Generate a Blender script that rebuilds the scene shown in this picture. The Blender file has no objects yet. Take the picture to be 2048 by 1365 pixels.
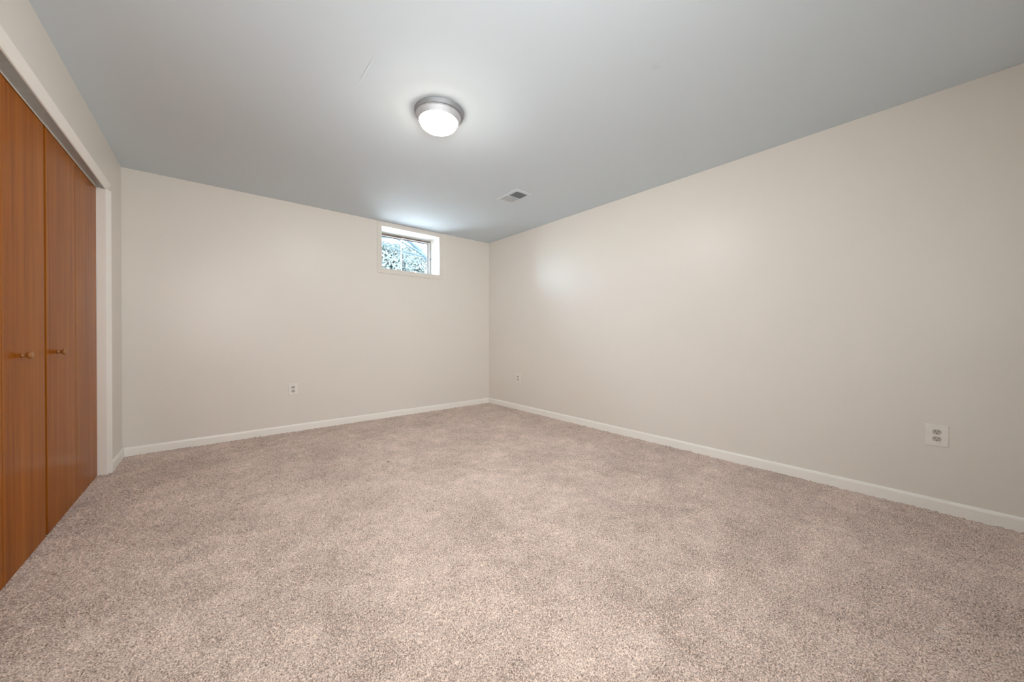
import bpy, bmesh, math, random
import numpy as np
from mathutils import Vector, Matrix

random.seed(7)
rng = np.random.default_rng(11)
SC = bpy.context.scene
COL = SC.collection
PI = math.pi

# ------------------------------------------------------------------ camera
YAW, PITCH, ROLL = -0.6974863622475244, -0.01387571726605259, 0.00048695661296312674
CAM_H = 0.98357
fw = Vector((-math.sin(YAW) * math.cos(PITCH), math.cos(YAW) * math.cos(PITCH), math.sin(PITCH)))
rt = Vector((math.cos(YAW), math.sin(YAW), 0))
up = rt.cross(fw)
rt2 = rt * math.cos(ROLL) + up * math.sin(ROLL)
up2 = up * math.cos(ROLL) - rt * math.sin(ROLL)
cd = bpy.data.cameras.new('camera')
cam = bpy.data.objects.new('camera', cd)
COL.objects.link(cam)
M = Matrix((rt2, up2, -fw)).transposed().to_4x4()
M.translation = Vector((0, 0, CAM_H))
cam.matrix_world = M
cd.sensor_width = 36
cd.sensor_fit = 'HORIZONTAL'
cd.lens = 12.4741
cd.clip_start = 0.02
SC.camera = cam

# ------------------------------------------------------------------ world, sun, exposure
W = bpy.data.worlds.new('world')
SC.world = W
W.use_nodes = True
wn = W.node_tree
wn.nodes.clear()
wo = wn.nodes.new('ShaderNodeOutputWorld')
wb = wn.nodes.new('ShaderNodeBackground')
ws = wn.nodes.new('ShaderNodeTexSky')
ws.sky_type = 'NISHITA'
ws.sun_disc = False
ws.sun_elevation = math.radians(48)
ws.sun_rotation = math.radians(200)
ws.air_density = 0.7
ws.dust_density = 3.5
wm = wn.nodes.new('ShaderNodeMix')
wm.data_type = 'RGBA'
wm.inputs[0].default_value = 0.6
wn.links.new(ws.outputs[0], wm.inputs[6])
wm.inputs[7].default_value = (2.2, 2.3, 2.35, 1)          # high white cloud
wn.links.new(wm.outputs[2], wb.inputs[0])
wn.links.new(wb.outputs[0], wo.inputs[0])
wb.inputs[1].default_value = 7.0
sd = bpy.data.lights.new('sun', 'SUN')
sd.energy = 4.0
sd.angle = math.radians(1.0)
sd.color = (1, 0.97, 0.92)
sun = bpy.data.objects.new('sun', sd)
COL.objects.link(sun)
sun.location = (-8, 8, 9)
sun.rotation_euler = Vector((0.85, -0.27, -0.42)).to_track_quat('-Z', 'Y').to_euler()   # grazes the house wall from the left

# added fill lamp, unseen behind the camera, to brighten the far walls
hd_ = bpy.data.lights.new('fill_light', 'AREA')
hd_.shape = 'RECTANGLE'
hd_.size, hd_.size_y = 0.80, 1.00
hd_.spread = math.radians(125)
hd_.energy = 23.0
hd_.color = (0.99, 1.0, 0.985)
fill_obj = bpy.data.objects.new('fill_light', hd_)
COL.objects.link(fill_obj)
fill_obj.location = (0.0, -0.46, 1.52)
fill_obj.rotation_euler = (math.radians(88), 0, math.radians(-35))          # points into the room (+y)

LAMP = 36.0          # glow of the frosted dome
BULB = 27.0         # the bulb inside it, watts
SC.view_settings.view_transform = 'Standard'
SC.view_settings.look = 'None'
SC.view_settings.exposure = 0.74
SC.view_settings.gamma = 1.0
SC.view_settings.use_curve_mapping = False
try:
    SC.cycles.use_denoising = True
    SC.cycles.diffuse_bounces = 8
    SC.cycles.max_bounces = 14
    SC.cycles.sample_clamp_indirect = 8.0
except Exception:
    pass

# ------------------------------------------------------------------ room numbers (metres)
H = 2.35
XR, YB, YF = 3.111, 4.2425, -0.37
XL0, XLB = -0.5684, -0.5850          # the left wall leans slightly: top / bottom
LEAN = XL0 - XLB
OY0, OY1, OZ = 1.830, 3.772, 2.021   # closet opening (between the jambs, under the head)
DOFF = -0.055                        # face of the bifold doors behind the wall face
WX0, WX1, WZ0, WZ1, WD = 1.530, 2.291, 1.791, 2.291, 0.25


def lx(off, z):
    return XL0 + off - LEAN * (1 - z / H)


# ------------------------------------------------------------------ materials
def mat(name):
    m = bpy.data.materials.new(name)
    m.use_nodes = True
    nt = m.node_tree
    b = nt.nodes['Principled BSDF']
    return m, nt, b


def N(nt, kind, **kw):
    n = nt.nodes.new(kind)
    for k, v in kw.items():
        setattr(n, k, v)
    return n


def noise(nt, scale, detail=2.0, rough=0.5, vec=None):
    n = N(nt, 'ShaderNodeTexNoise')
    n.inputs['Scale'].default_value = scale
    n.inputs['Detail'].default_value = detail
    n.inputs['Roughness'].default_value = rough
    if vec is not None:
        nt.links.new(vec, n.inputs['Vector'])
    return n


def objcoord(nt):
    return N(nt, 'ShaderNodeTexCoord').outputs['Object']


def bump(nt, b, h, strength, dist):
    n = N(nt, 'ShaderNodeBump')
    n.inputs['Strength'].default_value = strength
    n.inputs['Distance'].default_value = dist
    nt.links.new(h, n.inputs['Height'])
    nt.links.new(n.outputs[0], b.inputs['Normal'])
    return n


def ramp(nt, fac, stops):
    r = N(nt, 'ShaderNodeValToRGB')
    e = r.color_ramp.elements
    while len(e) < len(stops):
        e.new(0.5)
    for el, (p, c) in zip(e, stops):
        el.position = p
        el.color = (*c, 1)
    nt.links.new(fac, r.inputs[0])
    return r


def math_(nt, op, a, b=None):
    n = N(nt, 'ShaderNodeMath', operation=op)
    for i, v in enumerate((a, b)):
        if v is None:
            continue
        if isinstance(v, (int, float)):
            n.inputs[i].default_value = v
        else:
            nt.links.new(v, n.inputs[i])
    return n.outputs[0]


def paint(name, col, rough, spec=0.5, bscale=260, bstr=0.05, var=0.012):
    m, nt, b = mat(name)
    oc = objcoord(nt)
    n1 = noise(nt, 1.3, 3, 0.5, oc)
    lo = tuple(c * (1 - var) for c in col)
    hi = tuple(min(1, c * (1 + var)) for c in col)
    r = ramp(nt, n1.outputs[0], [(0.3, lo), (0.7, hi)])
    nt.links.new(r.outputs[0], b.inputs['Base Color'])
    b.inputs['Roughness'].default_value = rough
    b.inputs['Specular IOR Level'].default_value = spec
    n2 = noise(nt, bscale, 2, 0.6, oc)
    bump(nt, b, n2.outputs[0], bstr, 0.002)
    return m


M_WALL = paint('wall_paint', (0.765, 0.728, 0.672), 0.36, 0.42, 180, 0.03)
M_TRIM = paint('trim_paint', (0.90, 0.88, 0.83), 0.30, 0.5, 90, 0.03)
M_CASING = paint('window_paint', (0.740, 0.700, 0.640), 0.35, 0.5, 90, 0.02)
M_REVEAL = paint('window_reveal_paint', (0.86, 0.85, 0.82), 0.4, 0.5, 90, 0.02)


def ceiling_mat():
    m, nt, b = mat('ceiling_paint')
    oc = objcoord(nt)
    sep = N(nt, 'ShaderNodeSeparateXYZ')
    nt.links.new(oc, sep.inputs[0])
    X, Y = sep.outputs[0], sep.outputs[1]
    # small round patch mark
    dx = math_(nt, 'SUBTRACT', X, 1.726)
    dy = math_(nt, 'SUBTRACT', Y, 0.927)
    d2 = math_(nt, 'ADD', math_(nt, 'MULTIPLY', dx, dx), math_(nt, 'MULTIPLY', dy, dy))
    mr = N(nt, 'ShaderNodeMapRange')
    nt.links.new(d2, mr.inputs[0])
    mr.inputs[1].default_value = 0.00015
    mr.inputs[2].default_value = 0.00075
    mr.inputs[3].default_value = 0.955
    mr.inputs[4].default_value = 1.0
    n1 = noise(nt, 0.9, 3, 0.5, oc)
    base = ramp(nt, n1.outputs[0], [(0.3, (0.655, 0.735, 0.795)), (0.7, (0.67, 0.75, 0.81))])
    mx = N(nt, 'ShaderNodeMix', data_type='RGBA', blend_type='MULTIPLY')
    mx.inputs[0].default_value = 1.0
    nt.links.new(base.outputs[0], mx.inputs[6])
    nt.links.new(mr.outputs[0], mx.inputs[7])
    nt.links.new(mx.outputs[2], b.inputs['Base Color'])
    b.inputs['Roughness'].default_value = 0.75
    b.inputs['Specular IOR Level'].default_value = 0.2
    n2 = noise(nt, 220, 2, 0.6, oc)
    # raised joint-tape ridge
    g = math_(nt, 'DIVIDE', math_(nt, 'SUBTRACT', X, 0.6085), 0.0035)
    g = math_(nt, 'POWER', 2.718, math_(nt, 'MULTIPLY', math_(nt, 'MULTIPLY', g, g), -1.0))
    w0 = N(nt, 'ShaderNodeMapRange')
    nt.links.new(math_(nt, 'ABSOLUTE', math_(nt, 'SUBTRACT', Y, 1.89)), w0.inputs[0])
    w0.inputs[1].default_value = 0.08
    w0.inputs[2].default_value = 0.125
    w0.inputs[3].default_value = 1.0
    w0.inputs[4].default_value = 0.0
    ridge = math_(nt, 'MULTIPLY', math_(nt, 'MULTIPLY', g, w0.outputs[0]), 1.0)
    hgt = math_(nt, 'ADD', math_(nt, 'MULTIPLY', n2.outputs[0], 0.02), ridge)
    bump(nt, b, hgt, 1.0, 0.0012)
    return m


M_CEIL = ceiling_mat()


def carpet_mat():
    m, nt, b = mat('carpet_pile')
    oc = objcoord(nt)
    big = noise(nt, 2.3, 5, 0.62, oc)
    mid = noise(nt, 11.0, 3, 0.6, oc)
    fine = noise(nt, 225.0, 2, 0.6, oc)
    s = math_(nt, 'ADD', math_(nt, 'MULTIPLY', big.outputs[0], 0.17), math_(nt, 'MULTIPLY', mid.outputs[0], 0.11))
    s = math_(nt, 'ADD', s, math_(nt, 'MULTIPLY', fine.outputs[0], 0.72))
    r = ramp(nt, s, [(0.39, (0.20, 0.143, 0.117)), (0.50, (0.555, 0.430, 0.366)), (0.61, (0.88, 0.715, 0.625))])  # shade between tufts is put into the dark flecks of the yarn colour
    # brushed, pressed-down patches of pile
    pn = noise(nt, 4.2, 1.5, 0.5, oc)
    pm = N(nt, 'ShaderNodeMapRange', interpolation_type='SMOOTHSTEP')
    nt.links.new(pn.outputs[0], pm.inputs[0])
    pm.inputs[1].default_value = 0.56
    pm.inputs[2].default_value = 0.66
    pm.inputs[3].default_value = 1.0
    pm.inputs[4].default_value = 1.09
    mx = N(nt, 'ShaderNodeMix', data_type='RGBA', blend_type='MULTIPLY')
    mx.inputs[0].default_value = 1.0
    nt.links.new(r.outputs[0], mx.inputs[6])
    nt.links.new(pm.outputs[0], mx.inputs[7])
    nt.links.new(mx.outputs[2], b.inputs['Base Color'])
    b.inputs['Roughness'].default_value = 0.95
    b.inputs['Specular IOR Level'].default_value = 0.15
    b.inputs['Sheen Weight'].default_value = 0.3
    b.inputs['Sheen Roughness'].default_value = 0.6
    n2 = noise(nt, 420.0, 2, 0.7, oc)
    bump(nt, b, n2.outputs[0], 0.5, 0.002)
    return m


M_CARPET = carpet_mat()


def wood_mat():
    m, nt, b = mat('door_veneer')
    oc = objcoord(nt)
    oi = N(nt, 'ShaderNodeObjectInfo')
    add = N(nt, 'ShaderNodeVectorMath', operation='ADD')
    sc3 = N(nt, 'ShaderNodeCombineXYZ')
    for i in range(3):
        nt.links.new(math_(nt, 'MULTIPLY', oi.outputs['Random'], 17.0 + 5 * i), sc3.inputs[i])
    nt.links.new(oc, add.inputs[0])
    nt.links.new(sc3.outputs[0], add.inputs[1])
    mp = N(nt, 'ShaderNodeMapping')
    nt.links.new(add.outputs[0], mp.inputs[0])
    mp.inputs['Scale'].default_value = (30, 34, 1.1)
    a = noise(nt, 1.0, 5, 0.6, mp.outputs[0])
    mp2 = N(nt, 'ShaderNodeMapping')
    nt.links.new(add.outputs[0], mp2.inputs[0])
    mp2.inputs['Scale'].default_value = (6, 6.5, 0.28)
    c = noise(nt, 1.0, 4, 0.55, mp2.outputs[0])
    mp3 = N(nt, 'ShaderNodeMapping')
    nt.links.new(add.outputs[0], mp3.inputs[0])
    mp3.inputs['Scale'].default_value = (260, 300, 7)
    p = noise(nt, 1.0, 2, 0.5, mp3.outputs[0])
    s = math_(nt, 'ADD', math_(nt, 'MULTIPLY', a.outputs[0], 0.5), math_(nt, 'MULTIPLY', c.outputs[0], 0.35))
    s = math_(nt, 'ADD', s, math_(nt, 'MULTIPLY', p.outputs[0], 0.15))
    r = ramp(nt, s, [(0.28, (0.165, 0.036, 0.002)), (0.46, (0.300, 0.084, 0.004)), (0.58, (0.370, 0.113, 0.007)), (0.74, (0.47, 0.157, 0.013))])
    nt.links.new(r.outputs[0], b.inputs['Base Color'])
    b.inputs['Roughness'].default_value = 0.22
    b.inputs['Specular IOR Level'].default_value = 0.03
    bump(nt, b, p.outputs[0], 0.08, 0.001)
    return m


M_WOOD = wood_mat()


def simple(name, col, rough, metal=0.0, spec=0.5, bscale=150, bstr=0.03):
    m, nt, b = mat(name)
    oc = objcoord(nt)
    n1 = noise(nt, 25, 3, 0.5, oc)
    r = ramp(nt, n1.outputs[0], [(0.3, tuple(c * 0.95 for c in col)), (0.7, tuple(min(1, c * 1.05) for c in col))])
    nt.links.new(r.outputs[0], b.inputs['Base Color'])
    b.inputs['Roughness'].default_value = rough
    b.inputs['Metallic'].default_value = metal
    b.inputs['Specular IOR Level'].default_value = spec
    n2 = noise(nt, bscale, 2, 0.6, oc)
    bump(nt, b, n2.outputs[0], bstr, 0.001)
    return m


M_KNOB = simple('knob_wood', (0.33, 0.135, 0.035), 0.28)
M_NICKEL = simple('brushed_nickel', (0.41, 0.43, 0.45), 0.72, 1.0, 0.5, 400, 0.05)
M_RING = simple('satin_nickel_ring', (0.66, 0.675, 0.70), 0.75, 1.0, 0.5, 400, 0.05)
M_ALU = simple('track_aluminium', (0.40, 0.405, 0.40), 0.40, 1.0, 0.5, 300, 0.05)
M_ALUEDGE = simple('track_edge', (0.72, 0.71, 0.68), 0.35)
M_PLATE = simple('outlet_plastic', (0.82, 0.795, 0.745), 0.32)
M_RECEPT = simple('receptacle_plastic', (0.52, 0.47, 0.41), 0.35)
M_SLOT = simple('slot_dark', (0.02, 0.017, 0.015), 0.6)
M_VENT = simple('vent_enamel', (0.69, 0.755, 0.80), 0.35)
M_DUCT = simple('duct_dark', (0.03, 0.03, 0.03), 0.7)
M_CLOSET = simple('closet_plaster', (0.35, 0.32, 0.28), 0.8)
M_SASH = simple('sash_vinyl', (0.80, 0.80, 0.79), 0.35)
M_SASHDK = simple('window_channel', (0.075, 0.085, 0.125), 0.5)
M_WEATHER = simple('window_head_gap', (0.16, 0.11, 0.09), 0.7)
M_GREYSTRIP = simple('window_side_track', (0.42, 0.42, 0.38), 0.5)
M_BARK = simple('tree_bark', (0.013, 0.023, 0.031), 0.9, 0, 0.2, 30, 0.5)
M_BOUNCE = simple('bounce_ground', (0.55, 0.54, 0.51), 0.9, 0, 0.2, 60, 0.5)  # pale colour chosen to bounce daylight up to the ceiling
M_LINT = simple('lint_dark', (0.06, 0.045, 0.04), 0.9)


def leaf_mat(name, c1, c2):
    m, nt, b = mat(name)
    oc = objcoord(nt)
    n1 = noise(nt, 1.6, 4, 0.6, oc)
    r = ramp(nt, n1.outputs[0], [(0.35, c1), (0.65, c2)])
    nt.links.new(r.outputs[0], b.inputs['Base Color'])
    b.inputs['Roughness'].default_value = 0.7
    b.inputs['Specular IOR Level'].default_value = 0.2
    tr = N(nt, 'ShaderNodeBsdfTranslucent')
    nt.links.new(r.outputs[0], tr.inputs[0])
    mx = N(nt, 'ShaderNodeMixShader')
    mx.inputs[0].default_value = 0.35
    nt.links.new(b.outputs[0], mx.inputs[1])
    nt.links.new(tr.outputs[0], mx.inputs[2])
    nt.links.new(mx.outputs[0], nt.nodes['Material Output'].inputs[0])
    return m


M_LEAF = leaf_mat('tree_leaf', (0.036, 0.054, 0.058), (0.054, 0.072, 0.075))
M_LEAF2 = leaf_mat('hedge_leaf', (0.042, 0.060, 0.064), (0.062, 0.079, 0.080))


def glass_mat():
    m, nt, b = mat('window_glass')
    nt.nodes.remove(b)
    t = N(nt, 'ShaderNodeBsdfTransparent')
    t.inputs[0].default_value = (0.95, 0.985, 0.98, 1)
    g = N(nt, 'ShaderNodeBsdfGlossy')
    g.inputs['Roughness'].default_value = 0.02
    f = N(nt, 'ShaderNodeFresnel')
    f.inputs[0].default_value = 1.45
    mx = N(nt, 'ShaderNodeMixShader')
    nt.links.new(f.outputs[0], mx.inputs[0])
    nt.links.new(t.outputs[0], mx.inputs[1])
    nt.links.new(g.outputs[0], mx.inputs[2])
    nt.links.new(mx.outputs[0], nt.nodes['Material Output'].inputs[0])
    return m


M_GLASS = glass_mat()


def lamp_mat():
    m, nt, b = mat('lamp_glass_lit')
    b.inputs['Base Color'].default_value = (0.9, 0.9, 0.88, 1)
    b.inputs['Roughness'].default_value = 0.35
    b.inputs['Emission Color'].default_value = (1.0, 0.90, 0.785, 1)
    b.inputs['Emission Strength'].default_value = LAMP
    t = N(nt, 'ShaderNodeBsdfTransparent')
    mx = N(nt, 'ShaderNodeMixShader')
    mx.inputs[0].default_value = 0.35
    nt.links.new(t.outputs[0], mx.inputs[1])
    nt.links.new(b.outputs[0], mx.inputs[2])
    nt.links.new(mx.outputs[0], nt.nodes['Material Output'].inputs[0])
    return m


M_LAMP = lamp_mat()


# ------------------------------------------------------------------ builders
def box(bm, x0, x1, y0, y1, z0, z1):
    v = [bm.verts.new(p) for p in ((x0, y0, z0), (x1, y0, z0), (x1, y1, z0), (x0, y1, z0),
                                   (x0, y0, z1), (x1, y0, z1), (x1, y1, z1), (x0, y1, z1))]
    for f in ((3, 2, 1, 0), (4, 5, 6, 7), (0, 1, 5, 4), (1, 2, 6, 5), (2, 3, 7, 6), (3, 0, 4, 7)):
        bm.faces.new([v[i] for i in f])
    return v


def prism(bm, poly, a, b, to3):
    """extrude the 2-D polygon poly from a to b; to3(u, v, t) -> point (t may be a function of the end)"""
    A = [bm.verts.new(to3(u, v, a)) for u, v in poly]
    B = [bm.verts.new(to3(u, v, b)) for u, v in poly]
    n = len(poly)
    for i in range(n):
        j = (i + 1) % n
        bm.faces.new((A[i], A[j], B[j], B[i]))
    bm.faces.new(A[::-1])
    bm.faces.new(B)


def lathe(bm, prof, n=64, mtx=None):
    rings = []
    for r, z in prof:
        if r < 1e-6:
            rings.append([bm.verts.new((0, 0, z))])
        else:
            rings.append([bm.verts.new((r * math.cos(2 * PI * i / n), r * math.sin(2 * PI * i / n), z)) for i in range(n)])
    for A, B in zip(rings, rings[1:]):
        for i in range(n):
            j = (i + 1) % n
            if len(A) == 1 and len(B) == 1:
                continue
            if len(A) == 1:
                bm.faces.new((A[0], B[i], B[j]))
            elif len(B) == 1:
                bm.faces.new((A[i], A[j], B[0]))
            else:
                bm.faces.new((A[i], A[j], B[j], B[i]))
    if mtx is not None:
        bmesh.ops.transform(bm, matrix=mtx, verts=bm.verts)


def tube(bm, pts, radii, n=8):
    rings = []
    pts = [Vector(p) for p in pts]
    for i, p in enumerate(pts):
        d = (pts[min(i + 1, len(pts) - 1)] - pts[max(i - 1, 0)]).normalized()
        a = d.cross(Vector((0, 0, 1)))
        if a.length < 1e-3:
            a = d.cross(Vector((1, 0, 0)))
        a.normalize()
        b = d.cross(a)
        rings.append([bm.verts.new(p + (a * math.cos(2 * PI * k / n) + b * math.sin(2 * PI * k / n)) * radii[i]) for k in range(n)])
    for A, B in zip(rings, rings[1:]):
        for k in range(n):
            j = (k + 1) % n
            bm.faces.new((A[k], A[j], B[j], B[k]))
    bm.faces.new(rings[0][::-1])
    bm.faces.new(rings[-1])


def obj(name, bm, m, parent=None, smooth=False, bevel=0.0, recalc=True):
    if recalc:
        bmesh.ops.recalc_face_normals(bm, faces=bm.faces)
    me = bpy.data.meshes.new(name)
    bm.to_mesh(me)
    bm.free()
    me.materials.append(m)
    if smooth:
        for p in me.polygons:
            p.use_smooth = True
    o = bpy.data.objects.new(name, me)
    COL.objects.link(o)
    if parent is not None:
        o.parent = parent
    if bevel:
        md = o.modifiers.new('bevel', 'BEVEL')
        md.width = bevel
        md.segments = 3
        md.limit_method = 'ANGLE'
        md.angle_limit = math.radians(40)
        for p in me.polygons:
            p.use_smooth = True
        o.modifiers.new('wn', 'WEIGHTED_NORMAL')
    return o


def empty(name, loc=(0, 0, 0), rz=0):
    o = bpy.data.objects.new(name, None)
    COL.objects.link(o)
    o.location = loc
    o.rotation_euler = (0, 0, rz)
    o.empty_display_size = 0.1
    return o


def tag(o, label, cat, group=None, kind=None):
    o['label'] = label
    o['category'] = cat
    if group:
        o['group'] = group
    if kind:
        o['kind'] = kind
    return o


def struct(o, label, cat):
    return tag(o, label, cat, kind='structure')


def lean(bm):
    for v in bm.verts:
        v.co.x += -LEAN * (1 - v.co.z / H)


# ------------------------------------------------------------------ floor: carpet with a real pile surface
def smooth2(a):
    for ax in (0, 1):
        a = 0.25 * np.roll(a, 1, ax) + 0.5 * a + 0.25 * np.roll(a, -1, ax)
    return a


def lowfreq(nx, ny, step, cell):
    gx, gy = int(nx * step / cell) + 3, int(ny * step / cell) + 3
    g = rng.standard_normal((gx, gy))
    u = np.arange(nx) * step / cell
    v = np.arange(ny) * step / cell
    iu, iv = u.astype(int), v.astype(int)
    fu, fv = u - iu, v - iv
    fu = (fu * fu * (3 - 2 * fu))[:, None]
    fv = (fv * fv * (3 - 2 * fv))[None, :]
    a = g[iu][:, iv]
    b = g[iu + 1][:, iv]
    c = g[iu][:, iv + 1]
    d = g[iu + 1][:, iv + 1]
    return (a * (1 - fu) + b * fu) * (1 - fv) + (c * (1 - fu) + d * fu) * fv


def carpet():
    step = 0.0048
    x0, x1, y0, y1 = -0.70, XR + 0.01, YF - 0.01, YB + 0.01
    nx, ny = int((x1 - x0) / step) + 1, int((y1 - y0) / step) + 1
    xs = np.linspace(x0, x1, nx)
    ys = np.linspace(y0, y1, ny)
    X, Y = np.meshgrid(xs, ys, indexing='ij')
    w = rng.standard_normal((nx, ny))
    t = smooth2(w) * 1.6
    t2 = lowfreq(nx, ny, step, 0.012)
    lay = lowfreq(nx, ny, step, 0.35) * 0.6 + lowfreq(nx, ny, step, 0.14) * 0.5 + lowfreq(nx, ny, step, 0.06) * 0.3
    amp = 0.0042 * (1 - 0.15 * np.clip(lay, -1.5, 1.5))
    Z = amp * t + 0.0006 * t2 + 0.0010 * lay - 0.002
    Z = np.clip(Z, -0.012, 0.006)
    X = X + rng.uniform(-0.33, 0.33, (nx, ny)) * step
    Y = Y + rng.uniform(-0.33, 0.33, (nx, ny)) * step
    co = np.stack([X, Y, Z], -1).reshape(-1, 3).astype(np.float32)
    idx = np.arange(nx * ny).reshape(nx, ny)
    q = np.stack([idx[:-1, :-1], idx[1:, :-1], idx[1:, 1:], idx[:-1, 1:]], -1).reshape(-1, 4).astype(np.int32)
    me = bpy.data.meshes.new('floor')
    me.vertices.add(len(co))
    me.vertices.foreach_set('co', co.ravel())
    me.loops.add(q.size)
    me.loops.foreach_set('vertex_index', q.ravel())
    me.polygons.add(len(q))
    me.polygons.foreach_set('loop_start', np.arange(0, q.size, 4, dtype=np.int32))
    me.polygons.foreach_set('loop_total', np.full(len(q), 4, np.int32))
    me.update(calc_edges=True)
    me.validate()
    me.polygons.foreach_set('use_smooth', np.ones(len(q), dtype=bool))
    me.materials.append(M_CARPET)
    o = bpy.data.objects.new('floor', me)
    COL.objects.link(o)
    return struct(o, 'taupe pink cut-pile carpet covering the whole bedroom floor', 'floor')


carpet()

# ------------------------------------------------------------------ walls and ceiling
bm = bmesh.new()
box(bm, -1.45, XR + 0.2, YF - 0.2, YB + WD + 0.02, H, H + 0.15)
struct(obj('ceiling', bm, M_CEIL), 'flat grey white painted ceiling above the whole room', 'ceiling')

bm = bmesh.new()
box(bm, XR, XR + 0.15, YF - 0.2, YB + WD, -0.05, H)
wr = obj('wall_right', bm, M_WALL)
struct(wr, 'long bare cream wall on the right side of the room', 'wall')

bm = bmesh.new()
T = 0.11
RY0, RY1, RZ = OY0 - 0.022, OY1 + 0.022, OZ + 0.022
box(bm, XL0 - T, XL0, YF - 0.2, RY0, -0.05, H)
box(bm, XL0 - T, XL0, RY1, YB + 0.05, -0.05, H)
box(bm, XL0 - T, XL0, RY0, RY1, RZ, H)
lean(bm)
struct(obj('wall_left', bm, M_WALL), 'cream wall on the left around the closet opening', 'wall')

bm = bmesh.new()
y1 = YB + WD
box(bm, -1.45, WX0 - 0.02, YB, y1, -0.05, H)
box(bm, WX1 + 0.02, XR, YB, y1, -0.05, H)
box(bm, WX0 - 0.02, WX1 + 0.02, YB, y1, -0.05, WZ0 - 0.02)
box(bm, WX0 - 0.02, WX1 + 0.02, YB, y1, WZ1 + 0.02, H)
struct(obj('wall_back', bm, M_WALL), 'cream far wall holding the small high basement window', 'wall')

bm = bmesh.new()
box(bm, -1.45, -0.42, YF - 0.12, YF, -0.05, H)
box(bm, 0.42, XR, YF - 0.12, YF, -0.05, H)
box(bm, -0.42, 0.42, YF - 0.12, YF, 2.04, H)  # opening added so the fill lamp reaches the room
struct(obj('wall_front', bm, M_WALL), 'cream wall behind the camera with a doorway added for the fill lamp', 'wall')

bm = bmesh.new()
box(bm, -1.45, -1.35, RY0 - 0.4, YB, -0.05, H)
box(bm, -1.35, XL0 - T, RY0 - 0.45, RY0 - 0.35, -0.05, H)
box(bm, -1.35, XL0 - T - 0.02, RY0 - 0.35, YB, -0.05, 0.0)
struct(obj('wall_closet', bm, M_CLOSET), 'inner walls of the shallow closet behind the wooden doors', 'wall')

bm = bmesh.new()
hy0, hy1 = YF - 1.35, YF - 0.12  # unseen shell added to keep sky light out of the doorway
box(bm, -0.80, -0.70, hy0, hy1, -0.05, H)
box(bm, 0.70, 0.80, hy0, hy1, -0.05, H)
box(bm, -0.80, 0.80, hy0 - 0.1, hy0, -0.05, H)
box(bm, -0.80, 0.80, hy0 - 0.1, hy1, H, H + 0.1)
box(bm, -0.80, 0.80, hy0 - 0.1, hy1, -0.10, -0.006)
struct(obj('wall_skyblock', bm, M_WALL), 'unseen cream shell added behind the doorway to block the sky', 'wall')

# ------------------------------------------------------------------ baseboards (rounded top)
BH, BT = 0.071, 0.0125
bprof = [(0, 0)] + [(BT, 0.0), (BT, BH * 0.72), (BT * 0.93, BH * 0.82), (BT * 0.75, BH * 0.90), (BT * 0.45, BH * 0.965), (0.002, BH), (0, BH)]


def baseboard(name, pts_fn, a, b, label):
    bm = bmesh.new()
    prism(bm, [(u, v - 0.012) if v == 0 else (u, v) for u, v in bprof], a, b, pts_fn)
    o = obj(name, bm, M_TRIM, bevel=0.0012)
    return struct(o, label, 'baseboard')


baseboard('baseboard_right', lambda u, v, t: (XR - u, t, v), YF, YB, 'white rounded baseboard along the foot of the right wall')
baseboard('baseboard_back', lambda u, v, t: (t, YB - u, v), XL0 - 0.006, XR - BT, 'white rounded baseboard along the foot of the far window wall')
baseboard('baseboard_left', lambda u, v, t: (lx(u, v), t, v), OY1 + 0.0455, YB - BT, 'short white baseboard between the closet trim and the far corner')
baseboard('baseboard_front', lambda u, v, t: (t, YF + u, v), 0.425, XR - BT, 'white baseboard along the wall behind the camera')

# ------------------------------------------------------------------ closet opening: casing, jambs, track, doors
CW, CI, CO = 0.045, -0.0095, 0.0105          # width, inner-edge and outer-edge standing of the sloped flat casing


def casing_pts(w):
    return [(0.0012, -0.016), (w, -0.004), (w, CO - 0.002), (w - 0.002, CO), (0.003, CI + 0.002), (0.0012, CI)]


bm = bmesh.new()
prism(bm, casing_pts(CW), -0.012, OZ, lambda u, v, t: (lx(v, t), OY1 + u, t))
# mitred head end
struct(obj('trim_1', bm, M_TRIM, bevel=0.0008), 'narrow white vertical trim strip on the far side of the closet', 'trim')
bm = bmesh.new()
A = [bm.verts.new((lx(v, OZ + u), OY0 - u, OZ + u)) for u, v in casing_pts(CW)]
B = [bm.verts.new((lx(v, OZ + u), OY1 + u, OZ + u)) for u, v in casing_pts(CW)]
n = len(A)
for i in range(n):
    j = (i + 1) % n
    bm.faces.new((A[i], A[j], B[j], B[i]))
bm.faces.new(A[::-1])
bm.faces.new(B)
struct(obj('trim_2', bm, M_TRIM, bevel=0.0008), 'white head trim strip running above the closet doors', 'trim')
bm = bmesh.new()
prism(bm, casing_pts(CW), -0.012, OZ, lambda u, v, t: (lx(v, t), OY0 - u, t))
struct(obj('trim_3', bm, M_TRIM, bevel=0.0008), 'white vertical trim strip on the near side of the closet', 'trim')

bm = bmesh.new()
box(bm, XL0 - T - 0.02, XL0 + CI - 0.0002, OY1, OY1 + 0.021, -0.012, OZ + 0.02)
lean(bm)
struct(obj('trim_4', bm, M_TRIM), 'white door jamb face at the far end of the closet opening', 'jamb')
bm = bmesh.new()
box(bm, XL0 - T - 0.02, XL0 + CI - 0.0002, OY0 - 0.021, OY0, -0.012, OZ + 0.02)
lean(bm)
struct(obj('trim_5', bm, M_TRIM), 'white door jamb at the near end of the closet opening', 'jamb')
bm = bmesh.new()
box(bm, XL0 - T - 0.02, XL0 + CI - 0.0002, OY0, OY1, OZ + 0.006, OZ + 0.021)
lean(bm)
struct(obj('trim_6', bm, M_TRIM), 'white head jamb over the closet opening hidden by the metal track', 'jamb')

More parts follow.
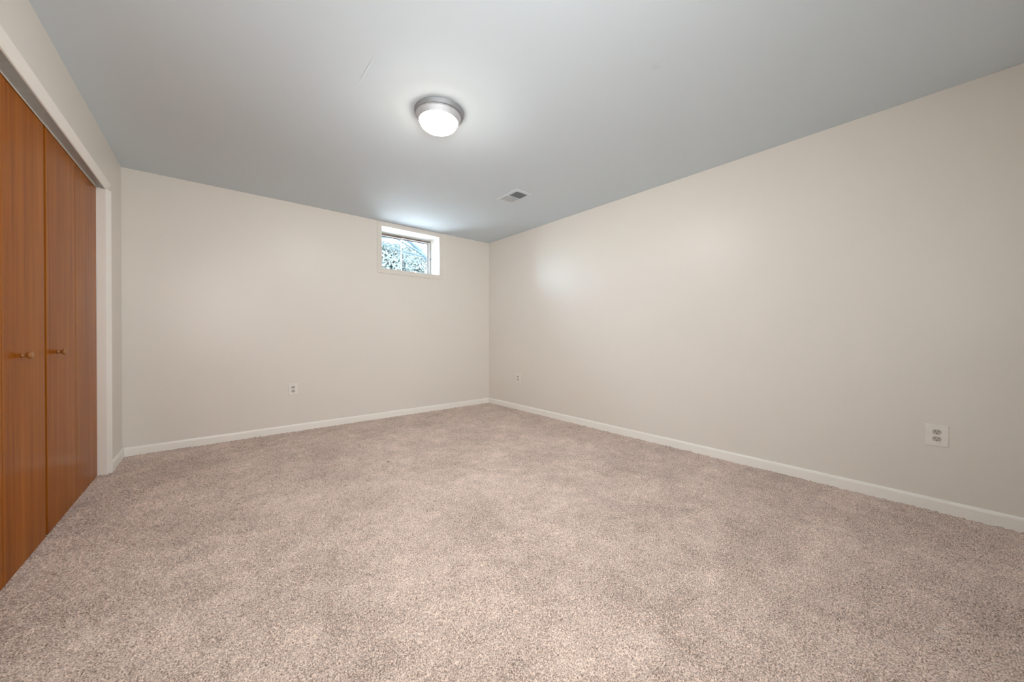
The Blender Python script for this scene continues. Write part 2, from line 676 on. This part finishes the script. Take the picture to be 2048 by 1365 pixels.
# metal bifold track: two overlapping cover sections with a folded lip at the door side
trk = empty('closet_track', (XL0, (OY0 + OY1) / 2, OZ))
tag(trk, 'grey aluminium bifold door track fixed under the closet head trim', 'door track')
YJ = 2.765                                     # joint between the sections


def track_section(ya, yb, dz, za, zb, curl=False):
    bm = bmesh.new()
    off0, off1 = CI - 0.0025, DOFF + 0.003
    N_ = 24
    rows = []
    for i in range(N_ + 1):
        t = i / N_
        y = ya + (yb - ya) * t
        zl = za + (zb - za) * t
        cl = 0.0
        if curl and t > 0.9:
            cl = ((t - 0.9) / 0.1) ** 2 * 0.006
        prof = [(off0, OZ + 0.005), (off0, OZ + 0.0005 + dz), (off0 - 0.0015, OZ - 0.0005 + dz),
                (off1 + 0.006, zl + 0.010 + cl), (off1 + 0.0015, zl + 0.0065 + cl), (off1 + 0.0008, zl + cl), (off1 - 0.0006, zl + cl),
                (off1 - 0.0006, OZ + 0.005)]
        rows.append([bm.verts.new((lx(o, z), y, z)) for o, z in prof])
    n = len(rows[0])
    for A, B in zip(rows, rows[1:]):
        for k in range(n):
            j = (k + 1) % n
            bm.faces.new((A[k], A[j], B[j], B[k]))
    bm.faces.new(rows[0][::-1])
    bm.faces.new(rows[-1])
    for v in bm.verts:
        v.co -= trk.location
    sec = obj('track_section', bm, M_ALU, trk, bevel=0.0004)
    bm = bmesh.new()                                   # bright folded edges, door side and room side
    for side in (0, 1):
        rows = []
        for i in range(N_ + 1):
            t = i / N_
            y = ya + (yb - ya) * t
            zl = za + (zb - za) * t + (((t - 0.9) / 0.1) ** 2 * 0.006 if curl and t > 0.9 else 0.0)
            if side == 0:
                prof = [(off1 - 0.0008, zl - 0.0005), (off1 + 0.0022, zl - 0.0005), (off1 + 0.0022, zl + 0.0045), (off1 - 0.0008, zl + 0.0045)]
            else:
                zt_ = OZ + dz
                prof = [(off0 - 0.0022, zt_ - 0.0018), (off0 + 0.0002, zt_ - 0.0018), (off0 + 0.0002, zt_ + 0.0012), (off0 - 0.0022, zt_ + 0.0012)]
            rows.append([bm.verts.new((lx(o, z), y, z)) for o, z in prof])
        for A, B in zip(rows, rows[1:]):
            for k in range(4):
                j = (k + 1) % 4
                bm.faces.new((A[k], A[j], B[j], B[k]))
        bm.faces.new(rows[0][::-1])
        bm.faces.new(rows[-1])
    for v in bm.verts:
        v.co -= trk.location
    lip = obj('edge_lip', bm, M_ALUEDGE, sec)
    lip['label'] = 'pale folded edges of the metal track'
    return sec


track_section(OY0 + 0.002, YJ, -0.0006, 1.993, 2.0025)
track_section(YJ + 0.0015, OY1 - 0.004, 0.0, 2.004, 2.0135, True)


def bifold(name, base_y, panels, label, far):
    root = empty(name, (lx(DOFF, 0), base_y, 0))
    struct(root, label, 'door')
    for (ya, yb, oa, ob, knob_y) in panels:
        bm = bmesh.new()
        z0, z1 = 0.0, 2.022
        th = 0.030
        for z in (z0, z1):
            pass
        pa = [(oa, ya), (ob, yb), (ob - th, yb), (oa - th, ya)]
        A = [bm.verts.new((lx(o, z0), y, z0)) for o, y in pa]
        B = [bm.verts.new((lx(o, z1), y, z1)) for o, y in pa]
        for i in range(4):
            j = (i + 1) % 4
            bm.faces.new((A[i], A[j], B[j], B[i]))
        bm.faces.new(A[::-1])
        bm.faces.new(B)
        for v in bm.verts:
            v.co -= root.location
        p = obj('panel', bm, M_WOOD, root, bevel=0.0015)
        if knob_y is not None:
            bm = bmesh.new()
            prof = [(0.0, 0.0), (0.0095, 0.0), (0.0085, 0.004), (0.0072, 0.010), (0.0078, 0.0135), (0.0125, 0.017), (0.0158, 0.021),
                    (0.0165, 0.0245), (0.0155, 0.028), (0.0125, 0.0305), (0.007, 0.032), (0.0, 0.0325)]
            o_ = oa + (ob - oa) * (knob_y - ya) / (yb - ya)
            m = Matrix.Translation(Vector((lx(o_, 0.90) - root.location.x, knob_y - base_y, 0.900))) @ Matrix.Rotation(PI / 2, 4, 'Y')
            lathe(bm, prof, 32, m)
            k = obj('knob', bm, M_KNOB, p, smooth=True)
            k['label'] = 'small round turned wooden knob'
    return root


bifold('door_1', (OY0 + 2.784) / 2, [(OY0 + 0.004, 2.322, DOFF, DOFF, None), (2.325, 2.781, DOFF, DOFF, 2.505)],
       'near pair of brown wooden bifold closet doors cut by the photo edge', False)
bifold('door_2', (2.804 + OY1) / 2, [(2.806, 3.277, DOFF, DOFF, 2.958), (3.2815, OY1 - 0.002, DOFF, DOFF, None)],
       'far pair of brown wooden bifold closet doors next to the jamb', True)

# ------------------------------------------------------------------ window
win = empty('window_1', ((WX0 + WX1) / 2, YB, WZ0))
struct(win, 'small high basement sliding window under the ceiling on the far wall', 'window')
wl = win.location.copy()


def wobj(name, bm, m, parent=win, **kw):
    for v in bm.verts:
        v.co -= wl
    return obj(name, bm, m, parent, **kw)


def frame_boxes(bm, x0, x1, z0, z1, w, ya, yb):
    box(bm, x0, x1, ya, yb, z0, z0 + w)
    box(bm, x0, x1, ya, yb, z1 - w, z1)
    box(bm, x0, x0 + w, ya, yb, z0 + w, z1 - w)
    box(bm, x1 - w, x1, ya, yb, z0 + w, z1 - w)


# casing with a small stepped outer bead
CWx = 0.0535
for nm, pts in (('casing_board', [((WX0 - CWx, WZ1 + CWx), (WX1 + CWx, WZ1 + CWx), (WX1, WZ1), (WX0, WZ1)),
                                  ((WX0 - CWx, WZ0 - CWx), (WX0, WZ0), (WX1, WZ0), (WX1 + CWx, WZ0 - CWx)),
                                  ((WX0 - CWx, WZ0 - CWx), (WX0 - CWx, WZ1 + CWx), (WX0, WZ1), (WX0, WZ0)),
                                  ((WX1, WZ0), (WX1, WZ1), (WX1 + CWx, WZ1 + CWx), (WX1 + CWx, WZ0 - CWx))]),):
    for q in pts:
        bm = bmesh.new()
        prism(bm, q, YB, YB - 0.013, lambda u, v, t: (u, t, v))
        wobj(nm, bm, M_CASING, bevel=0.0015)
bm = bmesh.new()
e = 0.018
ya, yb = YB - 0.004, YB + WD
box(bm, WX0 - e, WX0, ya, yb, WZ0 - e, WZ1 + e)
box(bm, WX1, WX1 + e, ya, yb, WZ0 - e, WZ1 + e)
box(bm, WX0, WX1, ya, yb, WZ1, WZ1 + e)
box(bm, WX0, WX1, ya, yb, WZ0 - e, WZ0)
wobj('reveal', bm, M_REVEAL)
# outer frame of the slider, set at the outside of the wall
FY = YB + WD - 0.004
bm = bmesh.new()
frame_boxes(bm, WX0, WX1, WZ0, WZ1, 0.013, FY - 0.012, FY + 0.05)
wobj('outer_frame', bm, M_GREYSTRIP)
bm = bmesh.new()
box(bm, WX0 + 0.013, WX1 - 0.013, FY - 0.008, FY + 0.03, WZ1 - 0.026, WZ1 - 0.0125)
wobj('head_channel', bm, M_WEATHER)
xm = 1.886
# two sashes
for (a, b, dy, nm) in ((WX0 + 0.013, xm + 0.005, 0.016, 'sash'), (xm - 0.005, WX1 - 0.016, 0.002, 'sash')):
    bm = bmesh.new()
    z0, z1 = WZ0 + 0.013, WZ1 - 0.026
    wa, wb_ = (0.015, 0.0075) if a < WX0 + 0.1 else (0.0075, 0.015)      # slim meeting stile
    fy = FY + dy
    box(bm, a, b, fy, fy + 0.012, z0, z0 + 0.015)
    box(bm, a, b, fy, fy + 0.012, z1 - 0.015, z1)
    box(bm, a, a + wa, fy, fy + 0.012, z0 + 0.015, z1 - 0.015)
    box(bm, b - wb_, b, fy, fy + 0.012, z0 + 0.015, z1 - 0.015)
    s = wobj(nm, bm, M_SASH, bevel=0.001)
    bm = bmesh.new()
    ga, gb, g0, g1 = a + wa, b - wb_, z0 + 0.015, z1 - 0.015
    ja, jb = (0.011, 0.003) if wa > wb_ else (0.003, 0.011)
    box(bm, ga, gb, fy + 0.002, fy + 0.010, g0, g0 + 0.010)
    box(bm, ga, gb, fy + 0.002, fy + 0.010, g1 - 0.010, g1)
    box(bm, ga, ga + ja, fy + 0.002, fy + 0.010, g0 + 0.010, g1 - 0.010)
    box(bm, gb - jb, gb, fy + 0.002, fy + 0.010, g0 + 0.010, g1 - 0.010)
    g = wobj('gasket', bm, M_SASHDK, s)
    g['label'] = 'dark glazing strip around the pane'
    bm = bmesh.new()
    box(bm, ga, gb, fy + 0.005, fy + 0.008, g0, g1)
    wobj('glass_pane', bm, M_GLASS, s)
bm = bmesh.new()
box(bm, WX1 - 0.014, WX1 - 0.004, FY - 0.024, FY - 0.012, 2.028, 2.046)
box(bm, WX1 - 0.013, WX1 - 0.006, FY - 0.034, FY - 0.022, 2.033, 2.041)
wobj('latch', bm, M_SASHDK, bevel=0.001)

# ------------------------------------------------------------------ ceiling light
LX, LY = 1.065, 1.960
lamp = empty('ceiling_light', (LX, LY, H))
tag(lamp, 'round flush ceiling light with brushed nickel pan and lit white dome', 'ceiling light')
bm = bmesh.new()
lathe(bm, [(0.0, -0.0005), (0.146, -0.0005), (0.150, -0.002), (0.150, -0.006), (0.1485, -0.008), (0.1415, -0.022), (0.1395, -0.025), (0.130, -0.0255), (0, -0.0255)], 96)
obj('pan', bm, M_NICKEL, lamp, smooth=True).modifiers.new('es', 'EDGE_SPLIT').split_angle = math.radians(35)
OFFS = Matrix.Translation((-0.0048, 0.0040, 0))     # ring and glass hang a few millimetres off the pan's centre
bm = bmesh.new()
lathe(bm, [(0.122, -0.0255), (0.1340, -0.0257), (0.1358, -0.0275), (0.1358, -0.0295), (0.1335, -0.0312), (0.1320, -0.0318), (0.1285, -0.040), (0.1215, -0.053), (0.1205, -0.0565), (0.1190, -0.0590), (0.1165, -0.0600), (0.1145, -0.0590), (0.1140, -0.050)], 96, OFFS)
obj('trim_ring', bm, M_RING, lamp, smooth=True).modifiers.new('es', 'EDGE_SPLIT').split_angle = math.radians(35)
bm = bmesh.new()
prof = [(0.1135, -0.0560)]
for i in range(0, 13):
    a = i / 12 * PI / 2
    prof.append((0.1132 * math.cos(a) ** 0.80 if i < 12 else 0.0, -0.060 - 0.052 * math.sin(a) ** 1.05))
lathe(bm, prof, 96, OFFS)
d = obj('glass_shade', bm, M_LAMP, lamp, smooth=True)
d['label'] = 'frosted white glass dome, lit'
bl = bpy.data.lights.new('bulb', 'POINT')
bl.energy = BULB
bl.color = (0.96, 1.0, 1.02)
bl.shadow_soft_size = 0.05
bo = bpy.data.objects.new('bulb', bl)
COL.objects.link(bo)
bo.parent = lamp
bo.location = (0, 0, -0.050)

# ------------------------------------------------------------------ ceiling register
VX0, VX1, VY0, VY1 = 2.160, 2.352, 2.508, 2.822
vent = empty('ceiling_vent', ((VX0 + VX1) / 2, (VY0 + VY1) / 2, H))
tag(vent, 'small white louvered air register set in the ceiling near the window', 'air vent')


def vobj(name, bm, m, **kw):
    for v in bm.verts:
        v.co -= vent.location
    return obj(name, bm, m, vent, **kw)


ix0, ix1, iy0, iy1 = 2.196, 2.331, 2.552, 2.795
ym0, ym1 = 2.664, 2.682
bm = bmesh.new()
zt, zb = H - 0.0003, H - 0.006
for (a, b, c, d_) in ((VX0, VX1, VY0, iy0), (VX0, VX1, iy1, VY1), (VX0, ix0, iy0, iy1), (ix1, VX1, iy0, iy1)):
    box(bm, a, b, c, d_, zb + 0.002, zt)
for (a, b, c, d_) in ((ix0, ix1, ym0, ym0 + 0.005), (ix0, ix1, ym1 - 0.005, ym1), (ix0, ix1, ym0 + 0.005, ym1 - 0.005)):
    box(bm, a, b, c, d_, zb + (0.0 if b - a > 0 and d_ - c < 0.0055 else 0.0025), zt)
vobj('frame', bm, M_VENT, bevel=0.001)
bm = bmesh.new()
box(bm, ix0 - 0.002, ix1 + 0.002, iy0 - 0.002, iy1 + 0.002, H - 0.0012, H - 0.0006)
vobj('duct_opening', bm, M_DUCT)


def slat(yc, ang, w=0.0135):
    bm = bmesh.new()
    c, s = math.cos(ang), math.sin(ang)
    t = 0.0005
    P = [(-w / 2, -t), (w / 2, -t), (w / 2, t), (-w / 2, t)]
    zc = H - 0.0062
    prism(bm, [(c * u - s * v, s * u + c * v) for u, v in P], ix0, ix1, lambda u, v, x: (x, yc + u, zc + v))
    return vobj('slat', bm, M_VENT)


for i in range(8):
    slat(iy0 + 0.008 + i * 0.0138, math.radians(38), 0.0095)
for i in range(8):
    slat(ym1 + 0.008 + i * 0.0138, math.radians(-16), 0.0060)
bm = bmesh.new()
box(bm, ix1 - 0.045, ix1 - 0.041, iy1 + 0.008, iy1 + 0.022, zb - 0.012, zb + 0.003)
vobj('damper_lever', bm, M_VENT)


# ------------------------------------------------------------------ wall outlets
def make_outlet():
    root = empty('wall_outlet')
    w, h, t = 0.086, 0.121, 0.0062
    bm = bmesh.new()
    b = 0.005
    outer = [(-w / 2, -h / 2), (w / 2, -h / 2), (w / 2, h / 2), (-w / 2, h / 2)]
    inner = [(-w / 2 + b, -h / 2 + b), (w / 2 - b, -h / 2 + b), (w / 2 - b, h / 2 - b), (-w / 2 + b, h / 2 - b)]
    A = [bm.verts.new((x, 0, z)) for x, z in outer]
    A2 = [bm.verts.new((x, -t * 0.45, z)) for x, z in outer]
    B = [bm.verts.new((x, -t, z)) for x, z in inner]
    for P, Q in ((A, A2), (A2, B)):
        for i in range(4):
            j = (i + 1) % 4
            bm.faces.new((P[i], P[j], Q[j], Q[i]))
    bm.faces.new(A[::-1])
    bm.faces.new(B)
    obj('cover_plate', bm, M_PLATE, root, bevel=0.0012)
    for zc in (0.0195, -0.0195):
        bm = bmesh.new()
        poly = []
        for k in range(48):
            a = 2 * PI * k / 48
            poly.append((0.0172 * math.cos(a), zc + max(-0.0138, min(0.0138, 0.0172 * math.sin(a)))))
        prism(bm, poly, -0.003, -t - 0.0016, lambda u, v, y: (u, y, v))
        r = obj('receptacle', bm, M_RECEPT, root, bevel=0.0006)
        r['label'] = 'greyish socket face with two slots and a ground hole'
        for (sx, sh) in ((-0.0064, 0.0082), (0.0064, 0.0068)):
            bm = bmesh.new()
            box(bm, sx - 0.0012, sx + 0.0012, -t - 0.0020, -t - 0.0010, zc + 0.0028 - sh / 2 + 0.0005, zc + 0.0028 + sh / 2 + 0.0005)
            obj('slot', bm, M_SLOT, r)
        bm = bmesh.new()
        poly = [(0.0025 * math.cos(2 * PI * k / 20), zc - 0.0075 + min(0.0018, 0.0027 * math.sin(2 * PI * k / 20))) for k in range(20)]
        prism(bm, poly, -t - 0.0010, -t - 0.0020, lambda u, v, y: (u, y, v))
        obj('ground_hole', bm, M_SLOT, r)
    bm = bmesh.new()
    lathe(bm, [(0.0, 0.0), (0.0032, 0.0), (0.0030, 0.0010), (0.0, 0.0014)], 20, Matrix.Translation((0, -t, 0)) @ Matrix.Rotation(PI / 2, 4, 'X'))
    obj('screw', bm, M_PLATE, root, smooth=True)
    return root


def copy_tree(o, parent=None):
    c = o.copy()
    COL.objects.link(c)
    if parent is not None:
        c.parent = parent
    for ch in o.children:
        copy_tree(ch, c)
    return c


o1 = make_outlet()
OUT = [((0.6145, YB, 0.436), 0, 'white duplex outlet low on the far wall below and left of the window'),
       ((XR, 3.580, 0.421), -PI / 2, 'white duplex outlet on the right wall close to the far corner'),
       ((XR, -0.011, 0.4265), -PI / 2, 'largest white duplex outlet, near end of the right wall')]
outs = [o1] + [copy_tree(o1) for _ in OUT[1:]]
for o, (p, rz, lb) in zip(outs, OUT):
    o.location = p
    o.rotation_euler = (0, 0, rz)
    tag(o, lb, 'outlet', 'duplex wall outlets')

# ------------------------------------------------------------------ a speck on the carpet
bm = bmesh.new()
bmesh.ops.create_icosphere(bm, subdivisions=2, radius=0.006)
for v in bm.verts:
    v.co = Vector((v.co.x * 1.25, v.co.y * 0.8, v.co.z * 0.55)) * (1 + 0.25 * math.sin(v.co.x * 900) * math.cos(v.co.y * 700))
lint = obj('lint', bm, M_LINT, smooth=True)
lint.location = (1.023, 2.718, 0.0065)
tag(lint, 'tiny dark lint speck lying on the carpet in mid room', 'lint')

# ------------------------------------------------------------------ outside the window: ground, tree, hedge
bm = bmesh.new()
box(bm, -8, 16, YB + WD + 0.002, 26, 1.2, 1.55)  # out of view; its pale tone is put in for daylight bounce
struct(obj('ground', bm, M_BOUNCE), 'unseen ground outside the basement window, made pale to bounce daylight in', 'ground')


def leaves(bm, centre, rad, count, size):
    c = Vector(centre)
    for _ in range(count):
        while True:
            p = Vector((random.uniform(-1, 1), random.uniform(-1, 1), random.uniform(-1, 1)))
            if p.length < 1:
                break
        p = Vector((p.x * rad[0], p.y * rad[1], p.z * rad[2])) + c
        a = Vector((random.gauss(0, 1), random.gauss(0, 1), random.gauss(0, 1))).normalized()
        b = a.cross(Vector((random.gauss(0, 1), random.gauss(0, 1), random.gauss(0, 1)))).normalized()
        s = size * random.uniform(0.6, 1.3)
        vs = [bm.verts.new(p + a * s), bm.verts.new(p + b * s * 0.45), bm.verts.new(p - a * s), bm.verts.new(p - b * s * 0.45)]
        bm.faces.new(vs)


tree = empty('tree', (5.3, 9.2, 1.55))
tag(tree, 'large tree with spreading limbs seen through the basement window', 'tree')
bm = bmesh.new()
tl = tree.location


def limb(pts, r0, r1):
    n = len(pts)
    tube(bm, [Vector(p) - tl for p in pts], [r0 + (r1 - r0) * i / (n - 1) for i in range(n)], 10)


limb([(5.35, 9.25, 1.45), (5.28, 9.2, 2.2), (5.1, 9.1, 2.75), (5.05, 9.05, 3.3), (5.1, 9.0, 4.2), (5.0, 9.0, 5.4)], 0.17, 0.07)
limb([(5.08, 9.1, 2.75), (4.46, 9.0, 3.12), (4.22, 9.0, 3.345), (3.99, 9.0, 3.50), (3.67, 8.98, 3.56), (3.27, 8.9, 3.45), (2.8, 8.9, 3.5)], 0.075, 0.022)
limb([(4.95, 9.05, 2.83), (4.41, 8.95, 3.15), (4.15, 8.95, 3.285), (3.89, 8.95, 3.385), (3.545, 8.95, 3.52), (3.1, 8.95, 3.75)], 0.045, 0.012)
limb([(4.6, 9.0, 3.05), (4.305, 8.95, 3.15), (4.02, 8.95, 3.176), (3.67, 8.95, 3.215), (3.42, 8.95, 3.266), (3.1, 8.9, 3.34)], 0.03, 0.018)
limb([(4.0, 8.98, 3.47), (3.73, 8.95, 3.384), (3.42, 8.95, 3.303), (3.2, 8.9, 3.28)], 0.014, 0.008)
limb([(4.40, 8.98, 3.18), (4.33, 8.98, 3.30), (4.345, 8.98, 3.52), (4.4, 8.98, 3.9)], 0.022, 0.012)
limb([(3.67, 8.95, 3.22), (3.89, 8.9, 3.13), (4.14, 8.9, 3.11), (4.36, 8.9, 3.17)], 0.012, 0.008)
limb([(5.05, 9.0, 3.4), (5.7, 8.9, 3.9), (6.4, 8.8, 4.3)], 0.08, 0.03)
limb([(5.08, 9.0, 3.9), (4.5, 9.2, 4.5), (3.9, 9.3, 5.0)], 0.07, 0.02)
tr = obj('trunk', bm, M_BARK, tree, smooth=True)
bm = bmesh.new()
for (c, r, k) in (((3.6, 9.3, 3.62), (0.5, 0.3, 0.16), 60), ((4.1, 9.4, 4.4), (1.2, 0.8, 0.6), 700), ((5.6, 9.2, 4.8), (1.3, 0.9, 0.8), 900),
                  ((3.9, 9.35, 3.05), (0.7, 0.25, 0.22), 160), ((4.35, 9.3, 3.45), (0.25, 0.2, 0.2), 40)):
    leaves(bm, Vector(c) - tl, r, k, 0.05)
obj('foliage', bm, M_LEAF, tree, recalc=False)

hedge_spots = [(4.75, 13.2, 1.0), (6.70, 15.7, 1.25)]
for i, (hx, hy, sc) in enumerate(hedge_spots):
    hd = empty('tall_shrub', (hx, hy, 1.55))
    tag(hd, ['pale leafy tall shrub filling the lower left of the window view', 'pale leafy tall shrub at the lower right of the window view'][i],
        'shrub', 'tall shrubs behind the tree')
    bm = bmesh.new()
    tube(bm, [(0, 0, -0.1), (0.05, 0, 1.1), (0, 0.03, 2.3)], [0.06, 0.045, 0.02], 8)
    obj('stem', bm, M_BARK, hd, smooth=True)
    bm = bmesh.new()
    leaves(bm, (0, 0, 1.5 * sc), (1.3 * sc, 0.7, 1.35 * sc), 7500, 0.085)
    leaves(bm, (0.15, -0.1, 2.5 * sc), (0.9 * sc, 0.5, 0.5 * sc), 1100, 0.075)
    obj('foliage', bm, M_LEAF2, hd, recalc=False)
